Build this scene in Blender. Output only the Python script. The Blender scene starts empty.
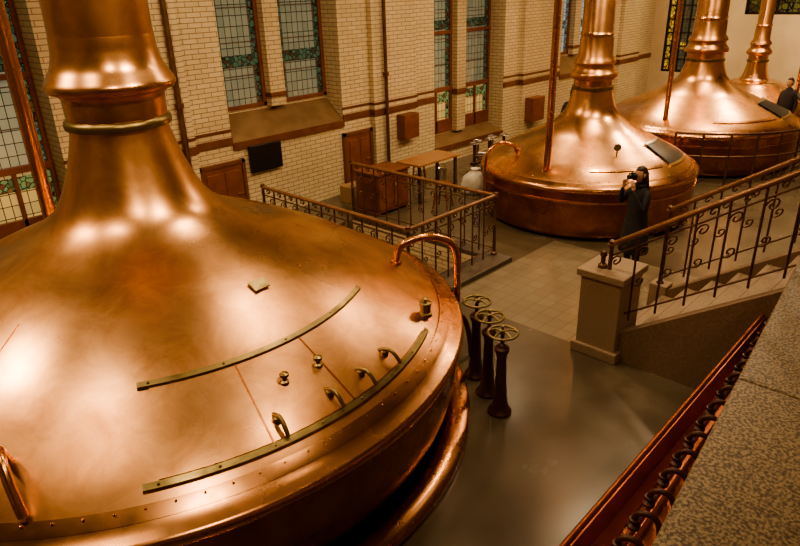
import bpy, bmesh, math, random
from mathutils import Vector, Matrix
random.seed(4)
C=bpy.context.scene.collection
PI=math.pi
# ------------------------------------------------------------------ helpers
def N(nt,t,**k):
    n=nt.nodes.new(t)
    for a,b in k.items(): setattr(n,a,b)
    return n
def mat(name,col,rough=.5,metal=0,col2=None,nscale=3,bump=0,bscale=20,rvar=0,emit=0,coat=0,detail=4,lo=.35,hi=.65,patina=None):
    m=bpy.data.materials.new(name); m.use_nodes=True; nt=m.node_tree
    b=nt.nodes['Principled BSDF']
    b.inputs['Base Color'].default_value=(*col,1); b.inputs['Roughness'].default_value=rough
    b.inputs['Metallic'].default_value=metal
    if coat: b.inputs['Coat Weight'].default_value=coat
    tc=N(nt,'ShaderNodeTexCoord')
    no=N(nt,'ShaderNodeTexNoise'); no.inputs['Scale'].default_value=nscale; no.inputs['Detail'].default_value=detail
    nt.links.new(tc.outputs['Object'],no.inputs['Vector'])
    if col2:
        r=N(nt,'ShaderNodeValToRGB'); r.color_ramp.elements[0].position=lo; r.color_ramp.elements[1].position=hi
        r.color_ramp.elements[0].color=(*col,1); r.color_ramp.elements[1].color=(*col2,1)
        nt.links.new(no.outputs['Fac'],r.inputs['Fac'])
        out=r.outputs['Color']
        if patina:
            n3=N(nt,'ShaderNodeTexNoise'); n3.inputs['Scale'].default_value=3.2; n3.inputs['Detail'].default_value=9; n3.inputs['Roughness'].default_value=.7
            n3.inputs['Distortion'].default_value=.6
            nt.links.new(tc.outputs['Object'],n3.inputs['Vector'])
            r3=N(nt,'ShaderNodeValToRGB'); r3.color_ramp.elements[0].position=.40; r3.color_ramp.elements[1].position=.68
            r3.color_ramp.elements[0].color=(1,1,1,1); r3.color_ramp.elements[1].color=(*patina,1)
            nt.links.new(n3.outputs['Fac'],r3.inputs['Fac'])
            mm=N(nt,'ShaderNodeMixRGB',blend_type='MULTIPLY'); mm.inputs['Fac'].default_value=1
            nt.links.new(out,mm.inputs['Color1']); nt.links.new(r3.outputs['Color'],mm.inputs['Color2']); out=mm.outputs['Color']
        nt.links.new(out,b.inputs['Base Color'])
    if rvar:
        mr=N(nt,'ShaderNodeMapRange'); mr.inputs['From Min'].default_value=.3; mr.inputs['From Max'].default_value=.7
        mr.inputs['To Min'].default_value=rough-rvar; mr.inputs['To Max'].default_value=rough+rvar
        nt.links.new(no.outputs['Fac'],mr.inputs['Value']); nt.links.new(mr.outputs['Result'],b.inputs['Roughness'])
    if bump:
        n2=N(nt,'ShaderNodeTexNoise'); n2.inputs['Scale'].default_value=bscale; n2.inputs['Detail'].default_value=2
        nt.links.new(tc.outputs['Object'],n2.inputs['Vector'])
        bp=N(nt,'ShaderNodeBump'); bp.inputs['Strength'].default_value=bump; bp.inputs['Distance'].default_value=.05
        nt.links.new(n2.outputs['Fac'],bp.inputs['Height']); nt.links.new(bp.outputs['Normal'],b.inputs['Normal'])
    if emit:
        b.inputs['Emission Color'].default_value=(*col,1); b.inputs['Emission Strength'].default_value=emit
    return m
def brickmat(name,c1,c2,mortar,w=.24,h=.075,rough=.35):
    m=bpy.data.materials.new(name); m.use_nodes=True; nt=m.node_tree; b=nt.nodes['Principled BSDF']
    tc=N(nt,'ShaderNodeTexCoord'); s=N(nt,'ShaderNodeSeparateXYZ'); a=N(nt,'ShaderNodeMath',operation='ADD'); c=N(nt,'ShaderNodeCombineXYZ')
    L=nt.links.new
    L(tc.outputs['Object'],s.inputs[0]); L(s.outputs['X'],a.inputs[0]); L(s.outputs['Y'],a.inputs[1])
    L(a.outputs[0],c.inputs['X']); L(s.outputs['Z'],c.inputs['Y'])
    br=N(nt,'ShaderNodeTexBrick'); br.inputs['Scale'].default_value=1; br.inputs['Brick Width'].default_value=w; br.inputs['Row Height'].default_value=h
    br.inputs['Mortar Size'].default_value=.006; br.inputs['Mortar Smooth'].default_value=.2
    br.inputs['Color1'].default_value=(*c1,1); br.inputs['Color2'].default_value=(*c2,1); br.inputs['Mortar'].default_value=(*mortar,1)
    L(c.outputs[0],br.inputs['Vector'])
    no=N(nt,'ShaderNodeTexNoise'); no.inputs['Scale'].default_value=1.3
    L(tc.outputs['Object'],no.inputs['Vector'])
    hs=N(nt,'ShaderNodeMixRGB',blend_type='MULTIPLY'); hs.inputs['Fac'].default_value=1
    r=N(nt,'ShaderNodeValToRGB'); r.color_ramp.elements[0].color=(.72,.72,.72,1); r.color_ramp.elements[1].color=(1,1,1,1)
    L(no.outputs['Fac'],r.inputs['Fac']); L(br.outputs['Color'],hs.inputs['Color1']); L(r.outputs['Color'],hs.inputs['Color2'])
    L(hs.outputs['Color'],b.inputs['Base Color'])
    bp=N(nt,'ShaderNodeBump'); bp.inputs['Strength'].default_value=.5; bp.inputs['Distance'].default_value=.01; bp.invert=True
    L(br.outputs['Fac'],bp.inputs['Height']); L(bp.outputs['Normal'],b.inputs['Normal'])
    b.inputs['Roughness'].default_value=rough
    return m
def glassmat(name,emit,ca,cb,cc,half,vs=7):
    m=bpy.data.materials.new(name); m.use_nodes=True; nt=m.node_tree; b=nt.nodes['Principled BSDF']; L=nt.links.new
    tc=N(nt,'ShaderNodeTexCoord'); s=N(nt,'ShaderNodeSeparateXYZ'); c=N(nt,'ShaderNodeCombineXYZ')
    L(tc.outputs['Object'],s.inputs[0]); L(s.outputs['X'],c.inputs['X']); L(s.outputs['Z'],c.inputs['Y'])
    br=N(nt,'ShaderNodeTexBrick'); br.offset=0
    for k,v in {'Scale':1,'Brick Width':.12,'Row Height':.17,'Mortar Size':.006}.items(): br.inputs[k].default_value=v
    br.inputs['Color1'].default_value=(*ca,1); br.inputs['Color2'].default_value=(*cb,1); br.inputs['Mortar'].default_value=(.015,.015,.012,1)
    L(c.outputs[0],br.inputs['Vector'])
    vo=N(nt,'ShaderNodeTexVoronoi'); vo.feature='DISTANCE_TO_EDGE'; vo.inputs['Scale'].default_value=vs
    L(c.outputs[0],vo.inputs['Vector'])
    vc=N(nt,'ShaderNodeTexVoronoi'); vc.inputs['Scale'].default_value=vs; L(c.outputs[0],vc.inputs['Vector'])
    lt=N(nt,'ShaderNodeMath',operation='GREATER_THAN'); lt.inputs[1].default_value=.06; L(vo.outputs['Distance'],lt.inputs[0])
    sx=N(nt,'ShaderNodeSeparateXYZ'); L(vc.outputs['Color'],sx.inputs[0])
    tint=N(nt,'ShaderNodeValToRGB'); tint.color_ramp.interpolation='CONSTANT'
    el=tint.color_ramp.elements; el[0].color=(*cc,1); el[1].position=.45; el[1].color=(*[v*.5 for v in cc],1)
    e3=el.new(.65); e3.color=(.30*max(cc)*2,.22*max(cc)*2,.04,1); e4=el.new(.85); e4.color=(.26*max(cc)*2,.05,.03,1)
    L(sx.outputs['X'],tint.inputs['Fac'])
    orn=N(nt,'ShaderNodeMixRGB'); orn.inputs['Color1'].default_value=(.01,.01,.01,1); L(lt.outputs[0],orn.inputs['Fac']); L(tint.outputs[0],orn.inputs['Color2'])
    ab=N(nt,'ShaderNodeMath',operation='ABSOLUTE'); L(s.outputs['X'],ab.inputs[0])
    g=N(nt,'ShaderNodeMath',operation='GREATER_THAN'); g.inputs[1].default_value=half*.74; L(ab.outputs[0],g.inputs[0])
    md=N(nt,'ShaderNodeMath',operation='PINGPONG'); md.inputs[1].default_value=.8; L(s.outputs['Z'],md.inputs[0])
    g2=N(nt,'ShaderNodeMath',operation='GREATER_THAN'); g2.inputs[1].default_value=.70; L(md.outputs[0],g2.inputs[0])
    mxm=N(nt,'ShaderNodeMath',operation='MAXIMUM'); L(g.outputs[0],mxm.inputs[0]); L(g2.outputs[0],mxm.inputs[1])
    mx=N(nt,'ShaderNodeMixRGB'); L(mxm.outputs[0],mx.inputs['Fac']); L(br.outputs['Color'],mx.inputs['Color1']); L(orn.outputs[0],mx.inputs['Color2'])
    L(mx.outputs[0],b.inputs['Base Color']); L(mx.outputs[0],b.inputs['Emission Color']); b.inputs['Emission Strength'].default_value=emit
    b.inputs['Roughness'].default_value=.2
    return m
def empty(name,loc=(0,0,0),rz=0):
    e=bpy.data.objects.new(name,None); C.objects.link(e); e.location=loc; e.rotation_euler[2]=rz; e.empty_display_size=.1; return e
def addmesh(name,vs,fs,m,parent=None,smooth=False,loc=(0,0,0),angle=35):
    me=bpy.data.meshes.new(name); me.from_pydata([tuple(v) for v in vs],[],fs); me.update()
    bm=bmesh.new(); bm.from_mesh(me); bmesh.ops.recalc_face_normals(bm,faces=bm.faces); bm.to_mesh(me); bm.free()
    o=bpy.data.objects.new(name,me); C.objects.link(o); o.location=loc
    if m: me.materials.append(m)
    if smooth:
        me.polygons.foreach_set('use_smooth',[True]*len(me.polygons))
        me.set_sharp_from_angle(angle=math.radians(angle))
    if parent: o.parent=parent
    return o
def boxdata(x0,x1,y0,y1,z0,z1,off=0):
    v=[(x0,y0,z0),(x1,y0,z0),(x1,y1,z0),(x0,y1,z0),(x0,y0,z1),(x1,y0,z1),(x1,y1,z1),(x0,y1,z1)]
    f=[(0,3,2,1),(4,5,6,7),(0,1,5,4),(1,2,6,5),(2,3,7,6),(3,0,4,7)]
    return v,[tuple(i+off for i in q) for q in f]
def boxes(name,lst,m,parent=None,bevel=0,loc=(0,0,0)):
    vs=[];fs=[]
    for b in lst:
        v,f=boxdata(*b,off=len(vs)); vs+=v; fs+=f
    o=addmesh(name,vs,fs,m,parent,loc=loc)
    if bevel:
        md=o.modifiers.new('b','BEVEL'); md.width=bevel; md.segments=2; md.limit_method='ANGLE'
    return o
def lathe(name,prof,m,parent=None,segs=96,loc=(0,0,0),angle=35,axis='Z'):
    vs=[];fs=[]
    for r,z in prof:
        for i in range(segs):
            a=2*PI*i/segs; vs.append((r*math.cos(a),r*math.sin(a),z))
    for j in range(len(prof)-1):
        for i in range(segs):
            k=(i+1)%segs; fs.append((j*segs+i,j*segs+k,(j+1)*segs+k,(j+1)*segs+i))
    if prof[0][0]>1e-4 and prof[0][0]<.2: fs.append(tuple(range(segs)))
    if prof[-1][0]>1e-4 and prof[-1][0]<.2: fs.append(tuple((len(prof)-1)*segs+i for i in range(segs)))
    return addmesh(name,vs,fs,m,parent,True,loc,angle)
def curve(name,splines,rad,m,parent=None,smoothc=False,loc=(0,0,0),res=3):
    cu=bpy.data.curves.new(name,'CURVE'); cu.dimensions='3D'; cu.bevel_depth=rad; cu.bevel_resolution=res; cu.use_fill_caps=True
    for sp in splines:
        if smoothc:
            s=cu.splines.new('NURBS'); s.points.add(len(sp)-1)
            for p,q in zip(s.points,sp): p.co=(*q,1)
            s.use_endpoint_u=True; s.order_u=3; s.resolution_u=8
        else:
            s=cu.splines.new('POLY'); s.points.add(len(sp)-1)
            for p,q in zip(s.points,sp): p.co=(*q,1)
    o=bpy.data.objects.new(name,cu); C.objects.link(o); o.location=loc
    cu.materials.append(m)
    if parent: o.parent=parent
    return o
def catmull(pts,n=6):
    out=[]
    P=[pts[0]]+list(pts)+[pts[-1]]
    for i in range(1,len(P)-2):
        for k in range(n):
            t=k/n
            out.append(tuple(.5*((2*P[i][d])+(-P[i-1][d]+P[i+1][d])*t+(2*P[i-1][d]-5*P[i][d]+4*P[i+1][d]-P[i+2][d])*t*t+(-P[i-1][d]+3*P[i][d]-3*P[i+1][d]+P[i+2][d])*t**3) for d in range(len(pts[0]))))
    out.append(tuple(pts[-1])); return out
# ------------------------------------------------------------------ materials
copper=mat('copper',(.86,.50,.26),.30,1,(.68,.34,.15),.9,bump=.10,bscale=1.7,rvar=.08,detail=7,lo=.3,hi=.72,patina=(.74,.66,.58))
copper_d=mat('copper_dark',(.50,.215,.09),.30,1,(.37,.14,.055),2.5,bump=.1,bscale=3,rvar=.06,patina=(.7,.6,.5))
copper_ring=mat('copper_ring',(.73,.38,.18),.26,1,(.58,.27,.12),5,rvar=.05)
trough_m=mat('trough_copper',(.48,.16,.07),.36,.85,(.34,.10,.04),3,rvar=.06)
brass=mat('aged_brass',(.36,.27,.12),.38,1,(.23,.175,.08),9,rvar=.08)
brassb=mat('bright_brass',(.75,.5,.22),.3,1)
iron=mat('brown_iron',(.12,.06,.035),.42,.6,(.18,.10,.055),8)
railm=mat('handrail',(.24,.12,.06),.3,.4,(.32,.17,.09),8)
valvem=mat('valve_paint',(.085,.032,.02),.4,.3)
brick=brickmat('cream_glazed_brick',(.79,.64,.40),(.71,.56,.33),(.28,.19,.11))
plaster=mat('end_wall_plaster',(.76,.62,.40),.7,0,(.68,.55,.35),2)
ceilm=mat('ceiling_paint',(.22,.15,.085),.8,0,(.17,.115,.065),2)
band=mat('brown_glazed_band',(.13,.045,.02),.35,0,(.18,.07,.03),5)
sillm=mat('sill_tile',(.18,.105,.05),.4,0,(.23,.14,.075),4)
wood=mat('red_brown_wood',(.16,.05,.02),.4,0,(.22,.075,.03),6)
wood2=mat('table_wood',(.34,.16,.07),.35,0,(.40,.2,.09),5)
black=mat('black_board',(.012,.011,.01),.35)
blackc=mat('black_cloth',(.018,.016,.017),.8,0,(.035,.03,.032),6)
darkc=mat('dark_cloth',(.03,.025,.03),.85)
skin=mat('skin',(.62,.36,.24),.5)
hairm=mat('hair',(.04,.02,.011),.4)
glass_a=glassmat('leaded_glass',.14,(.27,.30,.235),(.20,.245,.195),(.07,.15,.11),.5,vs=12)
glass_l=glassmat('leaded_glass_lit',.3,(.36,.37,.26),(.27,.31,.22),(.10,.2,.13),.5,vs=12)
glass_b=glassmat('leaded_glass_dusk',.5,(.30,.38,.42),(.24,.32,.38),(.10,.2,.22),.5,vs=12)
glass_y=glassmat('leaded_glass_warm',.45,(.65,.45,.16),(.42,.34,.14),(.15,.25,.10),.5,vs=12)
glass_e=glassmat('leaded_glass_colored',.6,(.05,.05,.03),(.10,.08,.04),(.65,.42,.06),.35,vs=9)
steel=mat('steel',(.6,.55,.48),.3,1)
granite=mat('speckled_granite',(.10,.068,.038),.4,0,(.36,.265,.15),62,detail=3,lo=.40,hi=.62)
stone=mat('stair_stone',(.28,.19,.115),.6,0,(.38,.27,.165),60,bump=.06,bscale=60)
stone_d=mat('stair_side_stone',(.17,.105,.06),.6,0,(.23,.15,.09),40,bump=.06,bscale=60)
mat_d=mat('dark_curb',(.08,.055,.035),.5,0,(.115,.085,.055),8)
cardw=mat('white_sack',(.7,.64,.52),.7)
card=mat('cardboard',(.36,.22,.11),.7)
def floormat():
    m=bpy.data.materials.new('floor_screed'); m.use_nodes=True; nt=m.node_tree; b=nt.nodes['Principled BSDF']; L=nt.links.new
    tc=N(nt,'ShaderNodeTexCoord'); br=N(nt,'ShaderNodeTexBrick'); br.offset=0
    for k,v in {'Scale':1,'Brick Width':.2,'Row Height':.2,'Mortar Size':.004}.items(): br.inputs[k].default_value=v
    br.inputs['Color1'].default_value=(.25,.20,.13,1); br.inputs['Color2'].default_value=(.215,.17,.11,1); br.inputs['Mortar'].default_value=(.15,.12,.075,1)
    L(tc.outputs['Object'],br.inputs['Vector'])
    no=N(nt,'ShaderNodeTexNoise'); no.inputs['Scale'].default_value=1.2; no.inputs['Detail'].default_value=6; L(tc.outputs['Object'],no.inputs['Vector'])
    rr=N(nt,'ShaderNodeValToRGB'); rr.color_ramp.elements[0].position=.3; rr.color_ramp.elements[1].position=.7
    rr.color_ramp.elements[0].color=(.095,.071,.044,1); rr.color_ramp.elements[1].color=(.15,.115,.07,1); L(no.outputs['Fac'],rr.inputs['Fac'])
    s=N(nt,'ShaderNodeSeparateXYZ'); L(tc.outputs['Object'],s.inputs[0])
    def rng(sock,a,bb):
        g=N(nt,'ShaderNodeMath',operation='GREATER_THAN'); g.inputs[1].default_value=a; L(sock,g.inputs[0])
        l=N(nt,'ShaderNodeMath',operation='LESS_THAN'); l.inputs[1].default_value=bb; L(sock,l.inputs[0])
        k=N(nt,'ShaderNodeMath',operation='MULTIPLY'); L(g.outputs[0],k.inputs[0]); L(l.outputs[0],k.inputs[1]); return k.outputs[0]
    k=N(nt,'ShaderNodeMath',operation='MULTIPLY'); L(rng(s.outputs['X'],6.0,8.7),k.inputs[0]); L(rng(s.outputs['Y'],2.6,5.0),k.inputs[1])
    mx=N(nt,'ShaderNodeMixRGB'); L(k.outputs[0],mx.inputs['Fac']); L(rr.outputs['Color'],mx.inputs['Color1']); L(br.outputs['Color'],mx.inputs['Color2'])
    L(mx.outputs[0],b.inputs['Base Color'])
    mr=N(nt,'ShaderNodeMapRange'); mr.inputs['To Min'].default_value=.12; mr.inputs['To Max'].default_value=.36; L(no.outputs['Fac'],mr.inputs['Value']); L(mr.outputs['Result'],b.inputs['Roughness'])
    return m
floorm=floormat()
# ------------------------------------------------------------------ room
W=9.6; WB=10.1; XE=22.0; X0=-6.0; Y0=-4.0; H=8.0
SX0,SX1,SY0,SY1=5.72,7.35,5.45,8.3
boxes('floor',[(X0,SX0,Y0,W,-.2,0),(SX1,XE,Y0,W,-.2,0),(SX0,SX1,Y0,SY0,-.2,0),(SX0,SX1,SY1,W,-.2,0)],floorm)
boxes('ceiling',[(X0,XE,Y0,WB+.3,H,H+.2)],ceilm)
bays=[(-4.54,-2.02,.38,.6),(.68,3.2,.38,.6),(5.9,8.4,1.44,1.9),(11.1,13.7,.38,.58),(16.3,18.9,1.44,1.9)]
TOP=5.6
L=[];x=X0
for (a,b,lg,bt) in bays:
    L.append((x,a,W,WB+.2,0,H)); 
    L.append((a,b,W,WB+.2,0,lg)); L.append((a,b,WB-.05,WB+.2,lg,bt)); L.append((a,b,W+.1,WB+.2,TOP,H))
    mid=(a+b)/2; L.append((mid-.16,mid+.16,WB-.22,WB+.2,bt,TOP))
    x=b
L.append((x,XE,W,WB+.2,0,H))
for k in range(-1,4):
    cx=4.54+5.22*k
    L.append((cx-.62,cx+.62,W-.13,W+.01,0,H))
boxes('wall_left',L,brick)
tr=[]
x=X0
for (a,b,lg,bt) in bays:
    tr.append((x,a,W-.025,W+.01,1.44,1.56)); tr.append((x,a,W-.02,W+.01,1.66,1.70)); x=b
tr.append((x,XE,W-.025,W+.01,1.44,1.56))
for k in range(-1,4):
    cx=4.54+5.22*k; tr.append((cx-.645,cx+.645,W-.155,W,1.44,1.56)); tr.append((cx-.64,cx+.64,W-.15,W,1.66,1.70))
for (a,b,lg,bt) in bays:
    mid=(a+b)/2
    tr.append((mid-.175,mid+.175,WB-.24,WB,2.05 if bt>1 else 1.44,2.13 if bt>1 else 1.56))
    tr.append((a,b,W-.04,W+.02,lg-.1,lg+.02))
boxes('trim_1',tr,band)
vs=[];fs=[]
for (a,b,lg,bt) in bays:
    o=len(vs); vs+=[(a,W-.02,lg+.021),(b,W-.02,lg+.021),(b,WB-.02,bt-.02),(a,WB-.02,bt-.02),(a,W,lg),(b,W,lg),(b,WB,lg),(a,WB,lg)]
    fs+=[(o,o+1,o+2,o+3),(o,o+3,o+7,o+4),(o+1,o+5,o+6,o+2)]
addmesh('trim_2',vs,fs,sillm)
wn=1
for (a,b,lg,bt) in bays:
    mid=(a+b)/2
    for (p,q) in ((a,mid-.16),(mid+.16,b)):
        root=empty('window_%d'%wn,((p+q)/2,WB-.03,bt)); wn+=1
        hw=(q-p)/2; hh=TOP-bt; f=.07
        lst=[(-hw,-hw+f,-.04,.06,0,hh),(hw-f,hw,-.04,.06,0,hh),(-hw,hw,-.04,.06,0,f),(-hw,hw,-.04,.06,hh-f,hh)]
        lst.append((-hw,hw,-.05,.06,2.2,2.28))
        if bt<1:
            lst.append((-hw,hw,-.05,.06,.95,1.05)); lst.append((-.03,.03,-.045,.05,0,1.0)); lst.append((-hw,hw,-.045,.05,.0,.3))
        boxes('frame',lst,wood,root,.008)
        cut=1.0 if bt<1 else 0
        ga=glass_b if a>15 else (glass_l if a<2 else glass_a)
        if cut:
            boxes('pane_low',[(-hw+.05,hw-.05,.0,.02,.2,.97)],glass_y,root)
        boxes('pane_upper',[(-hw+.05,hw-.05,0,.02,cut+.02 if cut else .04,hh-.04)],ga,root)
        bars=[(-hw+.05,hw-.05,-.012,.0,z,z+.012) for z in [cut+.55*i for i in range(1,int((hh-cut)/.55))]]
        boxes('saddle_bars',bars,iron,root)
boxes('exterior_backing_wall',[(X0,XE,WB+.21,WB+.3,0,H)],ceilm)
boxes('wall_end',[(XE,XE+.4,Y0,WB+.2,0,1.0),(XE,XE+.4,9.2,WB+.2,1,H),(XE,XE+.4,6.9,8.0,1,H),(XE,XE+.4,8.0,9.2,5,H),(XE,XE+.4,Y0,6.9,1,2.75),(XE,XE+.4,Y0,6.9,4.6,H),(XE,XE+.4,Y0,0,2.75,4.6)],plaster)
def endwin(y0,y1,z0,z1,n,g,nx,nz):
    root=empty('window_%d'%n,(XE+.1,(y0+y1)/2,z0),-PI/2)
    hw=(y1-y0)/2; hh=z1-z0
    lst=[(-hw,-hw+.07,-.06,.06,0,hh),(hw-.07,hw,-.06,.06,0,hh),(-hw,hw,-.06,.06,0,.07),(-hw,hw,-.06,.06,hh-.07,hh)]
    for i in range(1,nx): x=-hw+2*hw*i/nx; lst.append((x-.02,x+.02,-.05,.04,0,hh))
    for i in range(1,nz): z=hh*i/nz; lst.append((-hw,hw,-.045,.04,z-.02,z+.02))
    boxes('frame',lst,black,root)
    boxes('pane',[(-hw+.02,hw-.02,0,.02,.02,hh-.02)],g,root)
endwin(8.0,9.2,1.0,5.0,wn,glass_e,5,10)
glass_dk=glassmat('dark_green_glass',.06,(.02,.035,.02),(.015,.025,.02),(.12,.14,.05),1.0)
endwin(0,6.9,2.75,4.6,wn+1,glass_dk,8,3)
boxes('wall_right',[(X0,XE,Y0-.3,Y0,0,H)],plaster)
boxes('wall_near',[(X0-.3,X0,Y0,WB+.2,0,H)],brick)
pit=empty('cellar_stairwell',(0,0,0))
boxes('pit_walls',[(SX0-.12,SX0,SY0-.12,SY1,-2.4,-.2),(SX1,SX1+.12,SY0-.12,SY1,-2.4,-.2),(SX0,SX1,SY0-.12,SY0,-2.4,-.2),(SX0,SX1,SY1,SY1+.1,-2.4,-.2),(SX0,SX1,SY0,SY1,-2.5,-2.4)],brick,pit)
boxes('pit_lining',[(SX1-.01,SX1,SY0,SY1,-.2,-.0),(SX0,SX0+.01,SY0,SY1,-.2,0)],brick,pit)
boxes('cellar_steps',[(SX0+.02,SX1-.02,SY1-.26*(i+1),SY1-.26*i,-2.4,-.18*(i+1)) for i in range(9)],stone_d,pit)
boxes('curb',[(SX0-.22,SX1+.22,SY0-.42,SY0,0,.07),(SX0-.22,SX0,SY0,SY1,0,.07),(SX1,SX1+.22,SY0,SY1,0,.07)],mat_d,pit,bevel=.01)
# ------------------------------------------------------------------ kettles
def make_zf(prof):
    P=sorted(prof)
    def z(r):
        for (r0,z0),(r1,z1) in zip(P,P[1:]):
            if r0<=r<=r1: return z0+(z1-z0)*(r-r0)/max(1e-6,r1-r0)
        return P[-1][1]
    return z
def strip(name,zf,r0,r1,a0,a1,th,off,m,par,na=40,nr=6):
    vs=[];fs=[]
    for k in (0,1):
        for j in range(nr+1):
            r=r0+(r1-r0)*j/nr
            for i in range(na+1):
                a=math.radians(a0+(a1-a0)*i/na)
                vs.append((r*math.cos(a),r*math.sin(a),zf(r)+off+k*th))
    M=(nr+1)*(na+1)
    idx=lambda k,j,i:k*M+j*(na+1)+i
    for j in range(nr):
        for i in range(na):
            fs.append((idx(1,j,i),idx(1,j,i+1),idx(1,j+1,i+1),idx(1,j+1,i)))
            fs.append((idx(0,j,i),idx(0,j+1,i),idx(0,j+1,i+1),idx(0,j,i+1)))
    for i in range(na):
        fs.append((idx(0,0,i),idx(0,0,i+1),idx(1,0,i+1),idx(1,0,i))); fs.append((idx(0,nr,i),idx(1,nr,i),idx(1,nr,i+1),idx(0,nr,i+1)))
    for j in range(nr):
        fs.append((idx(0,j,0),idx(1,j,0),idx(1,j+1,0),idx(0,j+1,0))); fs.append((idx(0,j,na),idx(0,j+1,na),idx(1,j+1,na),idx(1,j,na)))
    return addmesh(name,vs,fs,m,par,True,angle=50)
def rivets(name,pts,r,m,par):
    vs=[];fs=[]
    for p in pts:
        o=len(vs); 
        vs.append((p[0],p[1],p[2]+r*.8))
        for i in range(6):
            a=PI*i/3; vs.append((p[0]+r*.7*math.cos(a),p[1]+r*.7*math.sin(a),p[2]+r*.5))
        for i in range(6):
            a=PI*i/3; vs.append((p[0]+r*math.cos(a),p[1]+r*math.sin(a),p[2]-r*.2))
        for i in range(6):
            k=(i+1)%6; fs.append((o,o+1+i,o+1+k)); fs.append((o+1+i,o+7+i,o+7+k,o+1+k))
    return addmesh(name,vs,fs,m,par,True)
def pol(r,a,z): a=math.radians(a); return (r*math.cos(a),r*math.sin(a),z)
KY=5.49
k1=empty('brewing_kettle',(2.33,KY,0))
dome=[(2.74,1.0),(2.66,1.06),(2.5,1.17),(2.24,1.325),(1.95,1.49),(1.6,1.665),(1.3,1.80),(1.0,1.92),(.8,2.02),(.66,2.13),(.56,2.28),(.47,2.5),(.41,2.7),(.385,2.82)]
dprof=catmull(dome,5); zf1=make_zf(dprof)
lathe('dome',dprof,copper,k1,160)
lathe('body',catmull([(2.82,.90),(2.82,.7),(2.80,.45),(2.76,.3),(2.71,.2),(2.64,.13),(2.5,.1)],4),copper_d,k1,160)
lathe('rim_flange',[(2.74,1.0),(2.745,1.02),(2.80,.98),(2.85,.965),(2.875,.95),(2.885,.92),(2.875,.885),(2.85,.865),(2.81,.86),(2.79,.92)],copper_ring,k1,160,angle=60)
lathe('dome_lip',[(2.66,1.06),(2.67,1.075),(2.73,1.035),(2.75,1.02),(2.75,.99)],copper_ring,k1,160)
lathe('plinth_ring',[(2.5,.0),(2.93,.0),(2.955,.02),(2.955,.06),(2.93,.09),(2.84,.11),(2.74,.11),(2.72,.08),(2.5,.08)],copper_ring,k1,160,angle=60)
lathe('neck_ring',[(.385,2.80),(.42,2.81),(.425,2.84),(.42,2.87),(.39,2.885)],brass,k1,64,angle=60)
lathe('neck_pipe',catmull([(.385,2.86),(.395,2.9),(.40,3.05)],3)+[(.43,3.085),(.485,3.10)]+catmull([(.505,3.13),(.505,3.16),(.47,3.22),(.43,3.29),(.405,3.38),(.395,3.5),(.385,4.0),(.37,7.99)],4),copper,k1,64,angle=60)
rivets('rim_rivets',[pol(2.695,i*3.6,1.068) for i in range(100)],.009,copper_ring,k1)
strip('hatch_panel',zf1,2.03,2.56,-117,-62,.010,.002,copper,k1)
strip('hatch_upper_bar',zf1,1.995,2.028,-119,-60,.026,.005,brass,k1)
strip('hatch_lower_bar',zf1,2.578,2.612,-119,-60,.026,.005,brass,k1)
for a in (-101,-86): strip('hatch_seam',zf1,2.03,2.575,a-.15,a+.15,.014,.004,copper_d,k1,2)
rivets('bar_bolts',[pol(2.011,a,zf1(2.011)+.032) for a in range(-117,-60,14)]+[pol(2.595,a,zf1(2.595)+.032) for a in range(-117,-60,8)],.011,brass,k1)
for a in (-99,-89,-81.5,-74):
    t=Vector(pol(1,a,0))
    c0=Vector(pol(2.46,a,zf1(2.46)+.02)); c1=Vector(pol(2.60,a,zf1(2.60)+.06))
    curve('clamp_lever',[[c0-t*.08+Vector((0,0,.0)),c0+Vector((0,0,.045)),c0+t*.08+Vector((0,0,.04)),c1]],.016,brass,k1,True)
    lathe('clamp_knuckle',[(.0,0),(.028,.0),(.032,.02),(.03,.045),(.012,.055),(0,.057)],brass,k1,16,loc=c0-Vector((0,0,.02)))
for a in (-94.5,-87):
    lathe('sight_knob',[(.0,0),(.03,0),(.032,.02),(.018,.03),(.016,.05),(.032,.06),(.032,.08),(.0,.09)],brass,k1,20,loc=pol(2.26,a,zf1(2.26)+.005))
v,f=boxdata(-.07,.07,-.05,.05,0,.015); pl=addmesh('name_plate',v,f,brass,k1,loc=pol(1.52,-83,zf1(1.52)+.012)); pl.rotation_euler=(.44,0,.1)
lathe('vent_valve',[(.0,0),(.06,0),(.06,.03),(.045,.04),(.05,.10),(.055,.11),(.055,.13),(.02,.14),(.015,.16),(.03,.17),(0,.18)],brass,k1,24,loc=pol(2.55,-55,zf1(2.55)))
def archpipe(par,ang,r0,r1,zf,z1,top,rad):
    P=[pol(r0,ang,zf(r0)-.02),pol(r0+.01,ang,top-.16),pol(r0+.05,ang,top-.03),pol(r0+.16,ang,top+.02),pol((r0+r1)/2,ang,top+.05),pol(r1-.16,ang,top+.01),pol(r1-.05,ang,top-.06),pol(r1,ang,top-.2),pol(r1,ang,z1)]
    curve('overflow_arch_pipe',[P],rad,copper_ring,par,True,res=6)
    lathe('arch_foot',[(rad,0),(rad*1.9,.0),(rad*1.9,.025),(rad*1.1,.03),(rad,.05)],copper_ring,par,24,loc=pol(r0,ang,zf(r0)))
archpipe(k1,-35,2.3,2.94,zf1,.8,1.50,.036)
curve('pull_handle',[[pol(2.35,-138,zf1(2.35)),pol(2.38,-138,zf1(2.35)+.12),pol(2.5,-136,zf1(2.35)+.14),pol(2.62,-134,zf1(2.5)+.06),pol(2.66,-133,zf1(2.6))]],.03,copper_ring,k1,True,res=6)
curve('steam_pipe',[[(0,2.36,1.2),(0,2.36,7.95)]],.075,copper_ring,k1,res=8)
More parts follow.
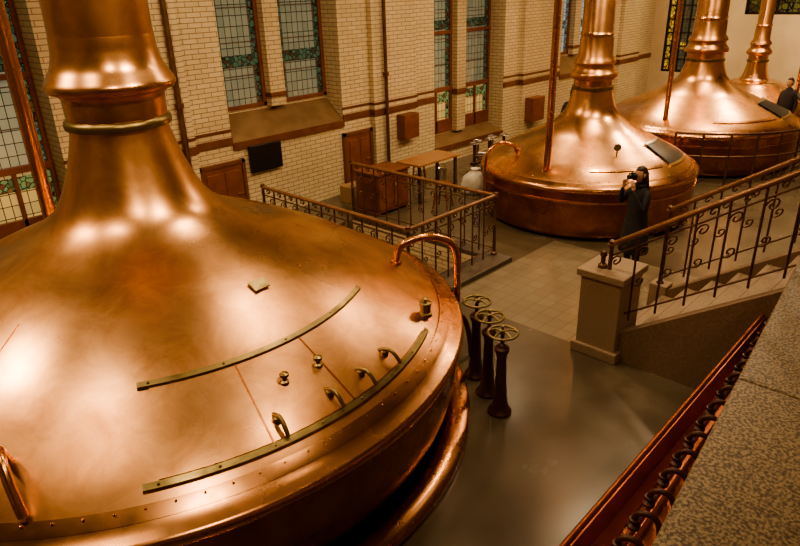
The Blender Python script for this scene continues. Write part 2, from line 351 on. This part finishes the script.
lathe('steam_pipe_flange',[(.075,0),(.13,0),(.13,.04),(.09,.05),(.09,.12),(.075,.14)],copper_ring,k1,32,loc=(0,2.36,1.3))
strip('dome_seam_b',zf1,1.5,2.62,-150.1,-149.9,.004,.001,copper_d,k1,1,30)
def kettle2(x,R,rim,s,dz=0,hatch=True,low=0):
    k=empty('brewing_kettle',(x,KY,0))
    d=[(R-.07,rim+.06),(R-.14,rim+.12),(R*.83,rim+.24),(R*.68,rim+.38),(R*.52,rim+.53),(R*.40,rim+.645),(.52*s,rim+.80-low),(.42*s,rim+.93-low),(.36*s,rim+1.1-low),(.32*s,rim+1.27-low)]
    dp=catmull(d,5); zf=make_zf(dp); zt=rim+1.27-low
    lathe('dome',dp,copper,k,128)
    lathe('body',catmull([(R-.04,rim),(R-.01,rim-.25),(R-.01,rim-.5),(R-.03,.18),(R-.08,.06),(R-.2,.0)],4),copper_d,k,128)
    lathe('rim_flange',[(R-.07,rim+.06),(R-.06,rim+.075),(R,rim+.03),(R+.03,rim+.0),(R+.035,rim-.03),(R+.02,rim-.06),(R-.04,rim-.07),(R-.04,rim)],copper_ring,k,128,angle=60)
    lathe('waist_band',[(R-.03,rim-.19),(R+.012,rim-.195),(R+.012,rim-.23),(R-.03,rim-.235)],copper_ring,k,128,angle=60)
    q=.3*s
    lathe('neck_ring',[(q+.01,zt-.03),(q+.045,zt-.02),(q+.045,zt+.03),(q+.01,zt+.04)],brass,k,48,angle=60)
    lathe('neck_pipe',[(q+.02,zt),(q+.02,zt+.14),(q+.08,zt+.17),(q+.095,zt+.21),(q+.07,zt+.26),(q+.02,zt+.31),(q+.01,zt+.38),(q+.045,zt+.41),(q+.03,zt+.46),(q-.02,zt+.52),(q-.03,zt+.8),(q-.04,zt+.83),(q-.02,zt+.86),(q-.045,zt+.9),(q-.06,7.99)],copper,k,48,angle=60)
    rivets('rim_rivets',[pol(R-.11,i*5,rim+.10) for i in range(72)],.012,copper_ring,k)
    if hatch:
        strip('hatch_opening',zf,R*.62,R*.86,-97,-66,.02,.01,black,k,20)
        strip('hatch_edge',zf,R*.60,R*.62,-98,-65,.04,.0,steel,k,20,1)
        strip('hatch_edge',zf,R*.86,R*.88,-98,-65,.03,.0,brassb,k,20,1)
        strip('hatch_bar',zf,R*.84,R*.86,-150,-104,.02,.0,copper_ring,k,20,1)
    return k,zf
k2,zf2=kettle2(10.45,1.82,.87,1.0)
c=Vector(pol(1.25,-131,zf2(1.25)))
curve('sight_gauge_stem',[[c,c+Vector((0,0,.10))]],.012,brassb,k2)
g=lathe('sight_gauge',[(0,-.015),(.055,-.015),(.06,0),(.055,.02),(0,.02)],steel,k2,24,loc=c+Vector((0,0,.15))); g.rotation_euler=(PI/2,0,-.7)
archpipe(k2,150,1.35,1.93,zf2,.5,1.30,.03)
curve('steam_pipe',[[(-1.5,-.1,1.0),(-1.56,-.15,1.12),(-1.58,-.17,1.4),(-1.58,-.17,2.0),(-1.58,-.17,7.95)]],.055,copper_ring,k2,False,res=6)
lathe('steam_pipe_flange',[(.05,0),(.1,0),(.1,.03),(.06,.04)],copper_ring,k2,32,loc=(-1.52,-.12,1.02))
k3,zf3=kettle2(15.45,2.1,.87,1.2)
curve('steam_pipe',[[(-1.75,.0,1.02),(-1.75,0,7.95)]],.05,copper_ring,k3,res=6)
gr=[[pol(2.42,a,1.0) for a in range(-168,-60,3)],[pol(2.42,a,.55) for a in range(-168,-60,3)]]
gr+=[[pol(2.42,a,0),pol(2.42,a,1.0)] for a in range(-168,-60,12)]
curve('curved_guard_rail',gr,.022,iron,k3)
k4,zf4=kettle2(19.2,1.5,.62,.72,low=.12)
curve('steam_pipe',[[(.2,-1.0,.85),(.2,-1.0,7.95)]],.05,copper_ring,k4,res=6)
# ------------------------------------------------------------------ handwheel valves
def valve(x,y):
    e=empty('handwheel_valve',(x,y,0))
    lathe('pedestal',[(.0,0),(.115,0),(.115,.025),(.095,.05),(.075,.09),(.062,.2),(.05,.4),(.045,.6),(.05,.64),(.068,.68),(.072,.71),(.05,.73),(.03,.75),(.02,.76),(.018,.86),(0,.86)],valvem,e,32)
    pts=[[(.135*math.cos(2*PI*i/32),.135*math.sin(2*PI*i/32),.87) for i in range(33)]]
    curve('wheel_rim',pts,.012,brass,e)
    curve('wheel_spokes',[[(0,0,.88),(.065*math.cos(a),.065*math.sin(a),.895),(.135*math.cos(a),.135*math.sin(a),.87)] for a in [2*PI*i/5+x for i in range(5)]],.009,brass,e)
    lathe('wheel_hub',[(0,.86),(.03,.86),(.03,.9),(.015,.91),(.012,.94),(0,.945)],brass,e,16)
for x,y in ((4.38,2.98),(4.56,3.26),(4.74,3.55)): valve(x,y)
vp=empty('floor_pipe_run',(0,0,0))
curve('feed_pipe',[[(4.62,4.0,.0),(4.62,4.0,.45),(4.7,3.95,.55),(5.0,3.85,.55),(5.03,3.83,.0)]],.03,valvem,vp,True)
# ------------------------------------------------------------------ railings
def spiral(cx,cz,r,turns,a0,sgn):
    out=[]
    n=int(16*turns)
    for i in range(n+1):
        t=i/n; rr=r*(1-t*.8); a=a0+sgn*2*PI*turns*t
        out.append((cx+rr*math.cos(a),cz+rr*math.sin(a)))
    return out
def railing(p0,p1,h=.95,sp=.28,name='scroll_railing',posts=(1,1),lowz=.1,parent=None):
    p0=Vector(p0);p1=Vector(p1); Lh=(Vector((p1.x,p1.y))-Vector((p0.x,p0.y))).length
    e=empty(name,p0)
    if parent: e.parent=parent
    d=(p1-p0)
    def P(s,z): q=d*(s/Lh); return (q.x,q.y,q.z+z)
    curve('handrail',[[P(-.03,h),P(Lh+.03,h)]],.028,railm,e,res=5)
    curve('rails',[[P(0,lowz),P(Lh,lowz)],[P(0,h-.13),P(Lh,h-.13)]],.010,iron,e)
    n=max(2,round(Lh/sp)); st=Lh/n
    curve('balusters',[[P(i*st,0),P(i*st,h)] for i in range(n+1)],.012,iron,e)
    sc=[]
    for i in range(n):
        c=(i+.5)*st; r=st*.24
        sc.append([P(*q) for q in spiral(i*st+r,h-.13-r-.02,r,1.25,PI,-1)])
        sc.append([P(*q) for q in spiral(i*st+r*.9,h*.45,r*.9,1.25,PI,1)])
        sc.append([P(*q) for q in spiral(c,h-.065,.045,1,0,1)])
    curve('scrolls',sc,.009,iron,e)
    for k,s in ((0,0),(1,Lh)):
        if posts[k]:
            q=P(s,0); lathe('post',[(0,0),(.045,0),(.045,.03),(.025,.05),(.022,h*.5),(.034,h*.52),(.022,h*.55),(.022,h),(.035,h+.02),(.035,h+.04),(0,h+.06)],iron,e,16,loc=q)
    return e
railing((SX0-.12,SY0-.15,.07),(SX0-.12,SY1+.1,.07),.92)
railing((SX1+.12,SY0-.15,.07),(SX1+.12,SY1+.1,.07),.92)
railing((SX0-.12,SY0-.15,.07),(SX1+.12,SY0-.15,.07),.92,posts=(0,0))
tr_=.27; rs=.178; slope=rs/tr_; yS=2.72
st=[(6.12,7.5,yS-tr_*(i+1),yS-tr_*i,0,rs*(i+1)) for i in range(13)]
sroot=empty('stone_staircase')
boxes('treads',st,stone,sroot,.008)
boxes('tread_nosings',[(6.12,7.5,yS-tr_*i-.03,yS-tr_*i+.025,rs*(i+1)-.03,rs*(i+1)+.004) for i in range(13)],stone,sroot,.004)
sidev=[];sidef=[]
for xx in (5.98,7.5):
    o=len(sidev)
    y1=yS-tr_*13
    for X in (xx,xx+.14):
        sidev+=[(X,yS,0),(X,yS,.24),(X,y1,.24+slope*tr_*13),(X,y1,0)]
    sidef+=[(o,o+1,o+2,o+3),(o+4,o+7,o+6,o+5),(o,o+4,o+5,o+1),(o+1,o+5,o+6,o+2),(o+2,o+6,o+7,o+3),(o,o+3,o+7,o+4)]
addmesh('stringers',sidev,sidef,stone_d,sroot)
px,py=5.9,yS-.14
boxes('newel_pedestal',[(px,px+.5,py,py+.46,0,.92),(px-.04,px+.54,py-.04,py+.50,0,.12),(px-.04,px+.54,py-.04,py+.50,.92,1.0)],stone,sroot,.012)
boxes('far_plinth',[(7.48,7.68,yS-.02,yS+.2,0,.3)],stone,sroot,.01)
lathe('newel_finial',[(0,0),(.05,0),(.05,.03),(.025,.05),(.025,.12),(.04,.14),(.03,.18),(0,.2)],iron,sroot,20,loc=(px+.15,py+.3,1.0))
railing((6.05,yS+.08,.30),(6.05,yS-tr_*12.6,.30+slope*(tr_*12.6+.08)),.98,.27,'stair_railing',parent=sroot)
railing((7.57,yS+.1,.28),(7.57,yS-tr_*12.6,.28+slope*(tr_*12.6+.1)),.98,.27,'stair_railing',parent=sroot)
boxes('gallery_floor',[(6.1,9.0,Y0,yS-tr_*13,0,rs*13)],stone)
def ed(x): return .457+.107*x
def prism(name,poly,z0,z1,m,par=None,bev=0):
    n=len(poly); vs=[(p[0],p[1],z0) for p in poly]+[(p[0],p[1],z1) for p in poly]
    fs=[tuple(range(n-1,-1,-1)),tuple(range(n,2*n))]+[(i,(i+1)%n,n+(i+1)%n,n+i) for i in range(n)]
    o=addmesh(name,vs,fs,m,par)
    if bev:
        md=o.modifiers.new('b','BEVEL'); md.width=bev; md.segments=2
    return o
par=empty('gallery_parapet')
xs=[-3,-.2,2.0,3.75,5.9]
for a,b in zip(xs,xs[1:]):
    prism('coping_stone',[(a+.004,ed(a)-1.3),(b-.004,ed(b)-1.3),(b-.004,ed(b)),(a+.004,ed(a))],1.5,1.6,granite,par,.012)
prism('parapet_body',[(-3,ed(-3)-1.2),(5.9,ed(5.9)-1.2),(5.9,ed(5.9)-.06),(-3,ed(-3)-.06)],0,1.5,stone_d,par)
boxes('gallery_newel_post',[(5.72,5.84,.86,.98,1.6,2.4),(5.70,5.86,.84,1.0,2.4,2.46),(5.70,5.86,.84,1.0,1.6,1.68)],wood,par,.01)
tg=empty('copper_trough')
xa,xb=.5,5.92
def yl(x): return 1.195+(x-2.5)*.014
def ky(x): return .95+(x-2.57)*.055
def yr(x): return ky(x)-.03
def chan(x):
    r=yr(x); l=yl(x); m_=(r+l)/2
    return [(x,l+.03,.98),(x,l+.03,1.02),(x,l-.01,1.02),(x,l-.025,.88),(x,m_+.04,.82),(x,m_-.04,.82),(x,r+.02,.88),(x,r+.0,1.06),(x,ed(x)-.055,1.06)]
A=chan(xa);B=chan(xb); n=len(A)
o=addmesh('channel',A+B,[(i,i+1,n+i+1,n+i) for i in range(n-1)],trough_m,tg); md=o.modifiers.new('s','SOLIDIFY'); md.thickness=.012
curve('rolled_lip',[[(xa,yl(xa)+.02,1.02),(xb,yl(xb)+.02,1.02)]],.02,trough_m,tg)
curve('feed_pipe',[[(xa,ky(xa),1.12),(xb,ky(xb),1.12)]],.02,trough_m,tg)
hk=[];x=xa+.1
while x<xb-.1:
    y=ky(x)
    hk.append([(x,y,1.12),(x,y+.01,1.2),(x,y-.03,1.26),(x+.02,y-.10,1.25),(x+.03,y-.13,1.17),(x+.03,y-.13,1.06)]); 
    lathe('tap_knob',[(0,0),(.03,0),(.034,.02),(.018,.035),(.03,.05),(.03,.065),(0,.07)],valvem,tg,12,loc=(x+.0,y,1.13))
    x+=.21
curve('lauter_taps',hk,.017,valvem,tg,True)
boxes('brackets',[(x_,x_+.05,1.0,1.15,.0,.82) for x_ in (1.2,3.0,4.8)],iron,tg)
# ------------------------------------------------------------------ wall objects / furniture
boxes('wall_cabinet',[(9.75,10.2,W-.36,W-.131,.88,1.38)],wood,None,.01)
e=empty('notice_board',(6.5,W,1.12)); boxes('board',[(-.33,.33,-.09,-.02,-.23,.24)],black,e,.01); boxes('bracket',[(-.05,.05,-.03,-.001,-.1,.1)],iron,e)
def door(n,x0,x1,z1,yy=W):
    e=empty('door_%d'%n,((x0+x1)/2,yy,0)); w=(x1-x0)/2
    boxes('leaf',[(-w,w,-.05,-.0,.02,z1)],wood,e,.005)
    boxes('panels',[(-w+.08,-.04,-.065,-.05,.15,z1-.1),(.04,w-.08,-.065,-.05,.15,z1-.1)],wood,e,.01)
    boxes('frame',[(-w-.06,-w,-.07,0,0,z1+.06),(w,w+.06,-.07,0,0,z1+.06),(-w-.06,w+.06,-.07,0,z1,z1+.06)],band,e)
    curve('handle',[[(w-.06,-.07,z1*.55),(w-.06,-.1,z1*.55),(w-.16,-.1,z1*.55)]],.01,brassb,e)
door(1,5.22,6.0,1.12,W-.001)
door(2,8.4,9.05,1.15,W-.001)
e=empty('storage_cabinet',(8.12,8.3,0))
boxes('carcass',[(-.4,.4,-.28,.28,.05,.74),(-.43,.43,-.31,.31,.74,.78),(-.4,-.35,-.28,.28,0,.06),(.35,.4,-.28,.28,0,.06)],wood,e,.008)
boxes('doors',[(-.38,-.02,-.295,-.28,.1,.70),(.02,.38,-.295,-.28,.1,.70)],wood,e,.008)
boxes('side_panel',[(-.415,-.4,-.23,.23,.1,.70)],wood,e,.006)
e=empty('side_table',(9.3,8.2,0))
boxes('top',[(-.6,.6,-.3,.3,.72,.76)],wood2,e,.008)
boxes('legs',[(a,a+.05,b,b+.05,0,.72) for a in (-.55,.5) for b in (-.26,.21)],iron,e)
def stool(x,y,a):
    e=empty('wooden_stool',(x,y,0),a)
    lathe('seat',[(0,.44),(.15,.44),(.165,.455),(.15,.475),(0,.48)],wood,e,24)
    curve('legs',[[(.09*sx,.09*sy,.45),(.14*sx,.14*sy,0)] for sx in (-1,1) for sy in (-1,1)],.016,wood,e)
    curve('stretchers',[[(.12,.12,.18),(-.12,.12,.18),(-.12,-.12,.18),(.12,-.12,.18),(.12,.12,.18)]],.009,wood,e)
stool(8.9,7.5,.3); stool(9.9,9.0,.7)
e=empty('cardboard_box',(8.15,9.15,0)); boxes('body',[(-.2,.2,-.16,.16,0,.3)],card,e,.006); boxes('flaps',[(-.2,.2,-.165,-.01,.3,.308),(-.2,.2,.01,.165,.3,.308)],card,e)
e=empty('cleaning_bucket',(10.2,8.65,0)); lathe('pail',[(0,.01),(.10,.0),(.13,.26),(.14,.27),(.125,.26),(.095,.02),(0,.02)],steel,e,24); curve('bail',[[(.135*math.cos(t),0,.26+.13*math.sin(t)) for t in [PI*i/12 for i in range(13)]]],.005,iron,e)
boxes('wall_box',[(14.5,15.05,W-.38,W-.131,.5,1.1)],wood,None,.01)
pd=empty('drain_pipe',(4.95,W-.2,0)); curve('pipe',[[(0,0,0),(0,0,7.9)]],.045,iron,pd)
lathe('collar',[(.045,0),(.07,0),(.07,.06),(.045,.06)],iron,pd,16,loc=(0,0,2.2))
pd=empty('drain_pipe',(9.42,W-.2,0)); curve('pipe',[[(0,0,0),(0,0,7.9)]],.035,iron,pd)
lathe('collar',[(.035,0),(.06,0),(.06,.06),(.035,.06)],iron,pd,16,loc=(0,0,2.2))
e=empty('pump_valve_cluster',(10.75,8.2,0))
for i in range(5):
    x=i*.26; yy=.12*(i%2)
    curve('stem',[[(x,yy,0),(x,yy,.75)],[(x-.1,yy,.35),(x+.18,yy,.35)],[(x,yy,.5),(x+.1,yy-.15,.5),(x+.1,yy-.15,0)]],.035,steel if i%2 else valvem,e)
    curve('wheel',[[(x+.09*math.cos(a*PI/8),yy+.09*math.sin(a*PI/8),.77) for a in range(17)]],.012,steel,e)
# crumpled white sack (slumped, gathered neck)
sk=lathe('white_sack',catmull([(0.0,0),(.22,.0),(.27,.10),(.25,.24),(.17,.36),(.08,.42),(.11,.47),(.0,.45)],4),cardw,None,28,loc=(10.02,7.66,0))
for vtx in sk.data.vertices:
    a=math.atan2(vtx.co.y,vtx.co.x); k=1+.10*math.sin(3*a+vtx.co.z*9)+.05*math.sin(7*a-vtx.co.z*20)
    vtx.co.x*=k*.9; vtx.co.y*=k*.85
    if vtx.co.z>.3: vtx.co.x+=(vtx.co.z-.3)*.35
# ------------------------------------------------------------------ people
def skinmesh(name,verts,edges,rad,m,par,sub=1):
    me=bpy.data.meshes.new(name); me.from_pydata([tuple(v) for v in verts],edges,[]); me.update()
    o=bpy.data.objects.new(name,me); C.objects.link(o); o.parent=par
    md=o.modifiers.new('skin','SKIN'); md.use_smooth_shade=True
    sl=me.skin_vertices[0].data if me.skin_vertices else None
    if sl is None:
        bpy.context.view_layer.objects.active=o; sl=me.skin_vertices[0].data
    for i,r in enumerate(rad):
        sl[i].radius=r if isinstance(r,tuple) else (r,r); sl[i].use_root=(i==0)
    s=o.modifiers.new('sub','SUBSURF'); s.levels=sub; s.render_levels=sub
    me.materials.append(m); return o
def hand(par,w,d,side,curl,m,s):
    w=Vector(w); d=Vector(d).normalized(); side=Vector(side).normalized(); curl=Vector(curl).normalized()
    V=[w,w+d*.035*s,w+d*.07*s]; E=[(0,1),(1,2)]; R=[.022*s,(.026*s,.016*s),(.028*s,.014*s)]
    for k,l in ((-1.5,.055),(-.5,.068),(.5,.074),(1.5,.066)):
        b=len(V); base=w+d*.088*s+side*k*.019*s
        V+=[base,base+d*l*.45*s+curl*.012*s,base+d*l*.75*s+curl*.034*s]; R+=[.0095*s,.0085*s,.007*s]
        E+=[(2,b),(b,b+1),(b+1,b+2)]
    b=len(V); V+=[w+d*.04*s+side*.035*s,w+d*.07*s+side*.052*s+curl*.012*s,w+d*.092*s+side*.055*s+curl*.026*s]; R+=[.011*s,.009*s,.0075*s]
    E+=[(1,b),(b,b+1),(b+1,b+2)]
    skinmesh('hand',V,E,R,m,par)
def loft(name,rings,m,par,seg=24,solid=.008):
    vs=[];fs=[]
    for (cx,cy,z,rx,ry) in rings:
        for i in range(seg):
            a=2*PI*i/seg; vs.append((cx+rx*math.cos(a),cy+ry*math.sin(a)*(1+.0),z))
    for j in range(len(rings)-1):
        for i in range(seg):
            k=(i+1)%seg; fs.append((j*seg+i,j*seg+k,(j+1)*seg+k,(j+1)*seg+i))
    o=addmesh(name,vs,fs,m,par,True,angle=80)
    md=o.modifiers.new('s','SOLIDIFY'); md.thickness=solid
    return o
def person(name,loc,face,Ht,pose,coat=True,longhair=False,top=None,bottom=None,hm=None):
    s=Ht/1.72; e=empty(name,loc,face); e.scale=(s,s,s)
    top=top or darkc; bottom=bottom or blackc; hm=hm or hairm
    el=(.23,-.03,1.12); wr=(.24,.06,.88)
    if pose=='camera': el=(.25,.12,1.17); wr=(.115,.20,1.43)
    V=[(0,0,.96),(0,.0,1.12),(0,0,1.30),(0,-.01,1.44),(0,.01,1.53)]; R=[(.13,.10),(.115,.09),(.14,.10),(.06,.055),(.05,.05)]
    E=[(0,1),(1,2),(2,3),(3,4)]
    for sg in (-1,1):
        b=len(V); V+=[(.09*sg,0,.88),(.10*sg,.015,.5),(.10*sg,-.01,.10),(.11*sg,.12,.04)]; R+=[.085,.055,.04,(.04,.032)]
        E+=[(0,b),(b,b+1),(b+1,b+2),(b+2,b+3)]
        b=len(V); V+=[(.16*sg,-.005,1.385),(el[0]*sg,el[1],el[2]),(wr[0]*sg,wr[1],wr[2])]; R+=[.058,.042,.028]
        E+=[(2,b),(b,b+1),(b+1,b+2)]
    skinmesh('body',V,E,R,top,e,2)
    for sg in (-1,1):
        w=Vector((wr[0]*sg,wr[1],wr[2]))
        if pose=='camera': hand(e,w,(-.25*sg,-.05,1),(-.3*sg,-1,-.1),(-sg,.1,.2),skin,1)
        else: hand(e,w,(0,.15,-1),(-.2*sg,1,0),(-sg,.1,0),skin,1)
        loft('shoe',[(.11*sg,.05,.0,.05,.13),(.11*sg,.05,.03,.05,.13),(.11*sg,.02,.08,.042,.085),(.105*sg,-.01,.13,.04,.05)],black,e,16)
    if coat:
        loft('coat',[(0,0,.50,.235,.19),(0,0,.7,.215,.17),(0,0,.95,.185,.145),(0,0,1.1,.155,.125),(0,0,1.28,.185,.13),(0,0,1.38,.185,.105),(0,-.005,1.43,.11,.085),(0,0,1.49,.07,.068)],top,e)
    else:
        loft('jacket',[(0,0,.84,.19,.14),(0,0,1.1,.17,.13),(0,0,1.3,.19,.13),(0,0,1.39,.175,.1),(0,0,1.44,.09,.08),(0,0,1.49,.068,.068)],top,e)
        for sg in (-1,1): loft('trouser_leg',[(.105*sg,0,.08,.06,.07),(.1*sg,.015,.5,.072,.075),(.09*sg,0,.86,.095,.11)],bottom,e,16)
    hc=Vector((0,.02,1.62)); vs=[];fs=[]; nu,nv=24,16
    def hp(th,ph,k=1.0):
        x=math.sin(th)*math.cos(ph); y=math.sin(th)*math.sin(ph); z=math.cos(th)
        rx,ry,rz=.074,.093,.115
        if z<0: rx*=1-.28*(-z)**1.2; ry*=1-.12*(-z)
        q=Vector((x*rx,y*ry,z*rz))*k
        if k==1.0:
            if y>.8 and abs(x)<.28 and -.45<z<.1: q.y+=.022*(1-abs(x)/.28)*(1-abs(z+.2)/.35 if abs(z+.2)<.35 else 0)
            if abs(z-.08)<.12 and .25<abs(x)<.6 and y>.5: q.y-=.006
            if y>.7 and -.62<z<-.48 and abs(x)<.35: q.y+=.004
        return q
    for j in range(nv+1):
        for i in range(nu): vs.append(hp(PI*j/nv+1e-4,2*PI*i/nu))
    for j in range(nv):
        for i in range(nu): k=(i+1)%nu; fs.append((j*nu+i,j*nu+k,(j+1)*nu+k,(j+1)*nu+i))
    addmesh('head',vs,fs,skin,e,True,loc=hc,angle=80)
    for sg in (-1,1):
        lathe('eye',[(0,-.008),(.007,-.005),(.009,0),(.007,.005),(0,.008)],black,e,10,loc=hc+Vector((.028*sg,.084,.008)))
        loft('ear',[(.072*sg+hc.x,hc.y-.005,hc.z-.03,.006,.008),(.078*sg,hc.y-.008,hc.z-.01,.01,.016),(.078*sg,hc.y-.008,hc.z+.015,.01,.018),(.074*sg,hc.y-.005,hc.z+.03,.006,.01)],skin,e,10,.002)
    boxes('mouth',[(-.02,.02,.078,.09,-.055,-.048)],wood,e,0,loc=hc)
    vs=[];fs=[]
    for j in range(nv+1):
        for i in range(nu):
            q=hp(PI*j/nv+1e-4,2*PI*i/nu,1.10); q.y-=.010; vs.append(q)
    for j in range(nv):
        for i in range(nu):
            k=(i+1)%nu; c=(Vector(vs[j*nu+i])+Vector(vs[(j+1)*nu+k]))/2
            if (c.y>.015 and c.z<.06) or c.z<-.075: continue
            fs.append((j*nu+i,j*nu+k,(j+1)*nu+k,(j+1)*nu+i))
    o=addmesh('hair',vs,fs,hm,e,True,loc=hc,angle=80); md=o.modifiers.new('s','SOLIDIFY'); md.thickness=.010
    if longhair:
        loft('long_hair',[(0,-.075,1.28,.06,.02),(0,-.085,1.40,.085,.032),(0,-.065,1.47,.083,.045),(0,-.045,1.56,.080,.056),(0,-.03,1.64,.080,.068)],hm,e,20)
    if pose=='camera':
        boxes('held_camera',[(-.065,.065,.12,.17,1.57,1.65),(-.025,.025,.125,.165,1.65,1.67)],black,e,.006)
        l=lathe('camera_lens',[(0,0),(.034,0),(.036,.02),(.034,.05),(.03,.055),(0,.05)],black,e,20,loc=(0,.165,1.61)); l.rotation_euler=(-PI/2,0,0)
        curve('scarf',[[(.075*math.cos(a*PI/6),.075*math.sin(a*PI/6)+.005,1.475) for a in range(13)]],.022,darkc,e,True)
    return e
person('photographing_woman',(7.98,3.40,0),math.radians(62),1.60,'camera',True,True,blackc)
person('visitor',(13.35,6.75,0),math.radians(100),1.74,'stand',False,False)
person('visitor',(12.9,7.2,0),math.radians(-60),1.72,'stand',True,True)
person('visitor',(17.45,4.2,0),math.radians(70),1.6,'stand',False,False)
person('visitor',(18.0,3.75,0),math.radians(160),1.62,'stand',True,True)
# ------------------------------------------------------------------ lights
WARM=(1,.73,.43)
def spot(loc,tgt,e,size=.12,ang=100,col=WARM):
    l=bpy.data.lights.new('spot_light','SPOT'); l.energy=e; l.shadow_soft_size=size; l.spot_size=math.radians(ang); l.spot_blend=.6; l.color=col
    o=bpy.data.objects.new('overhead_spot',l); C.objects.link(o); o.location=loc
    o.rotation_euler=(Vector(tgt)-Vector(loc)).to_track_quat('-Z','Y').to_euler()
def area(loc,tgt,e,sz,col=(1,.75,.46)):
    l=bpy.data.lights.new('area_fill','AREA'); l.energy=e; l.size=sz; l.color=col
    o=bpy.data.objects.new('overhead_area_fill',l); C.objects.link(o); o.location=loc
    o.rotation_euler=(Vector(tgt)-Vector(loc)).to_track_quat('-Z','Y').to_euler()
for x in (-.5,5.5,10.5,15.5,19.5):
    area((x,4.5,7.6),(x,5.5,0),{-.5:110,19.5:260}.get(x,145),.8)  # added fill lights, no real fixtures; the last brightens the far end
for x,y,en in ((.6,.6,400),(4.5,8.8,540),(8.5,2.0,470),(12.8,8.4,600),(13,2.0,580),(17.5,8.5,600)):
    spot((x,y,7.0),(x+.3,5.5,1.0),en,.24)
spot((4.0,2.0,6.8),(7.0,9.6,2.0),480,.2,60)
spot((9.0,3.0,6.8),(12.0,9.6,1.5),460,.2,60)
spot((17.5,3.0,6.8),(22.0,7.5,2.0),750,.25,90)  # added light, not a fixture: brightens the end wall and corner
spot((-1.2,7.5,6.5),(1.8,5.5,2.4),520,.25,70)
spot((3.5,1.2,6.6),(2.3,5.3,2.2),620,.3,55)
spot((2.5,-1.5,5.5),(5.0,.7,1.6),150,.2,60)  # added light, not a fixture: lifts the granite coping
w=bpy.data.worlds.new('w'); bpy.context.scene.world=w; w.use_nodes=True
w.node_tree.nodes['Background'].inputs[0].default_value=(.05,.036,.022,1); w.node_tree.nodes['Background'].inputs[1].default_value=.5
try: bpy.context.scene.view_settings.look='AgX - Medium High Contrast'
except Exception as ex: print(ex)
# ------------------------------------------------------------------ camera
th=math.radians(23.8); ph=math.radians(1.75)
right0=Vector((.698,-.716,0)).normalized(); hd=Vector((.716,.698,0)).normalized()
f=hd*math.cos(th)+Vector((0,0,-math.sin(th))); up0=right0.cross(f)
r=right0*math.cos(ph)-up0*math.sin(ph); u=right0*math.sin(ph)+up0*math.cos(ph)
M=Matrix((( r.x,u.x,-f.x,0),(r.y,u.y,-f.y,0),(r.z,u.z,-f.z,3.8),(0,0,0,1)))
cd=bpy.data.cameras.new('camera'); cam=bpy.data.objects.new('camera',cd); C.objects.link(cam); cam.matrix_world=M
cd.sensor_width=36; cd.lens=650/800*36; cd.clip_start=.05
bpy.context.scene.camera=cam
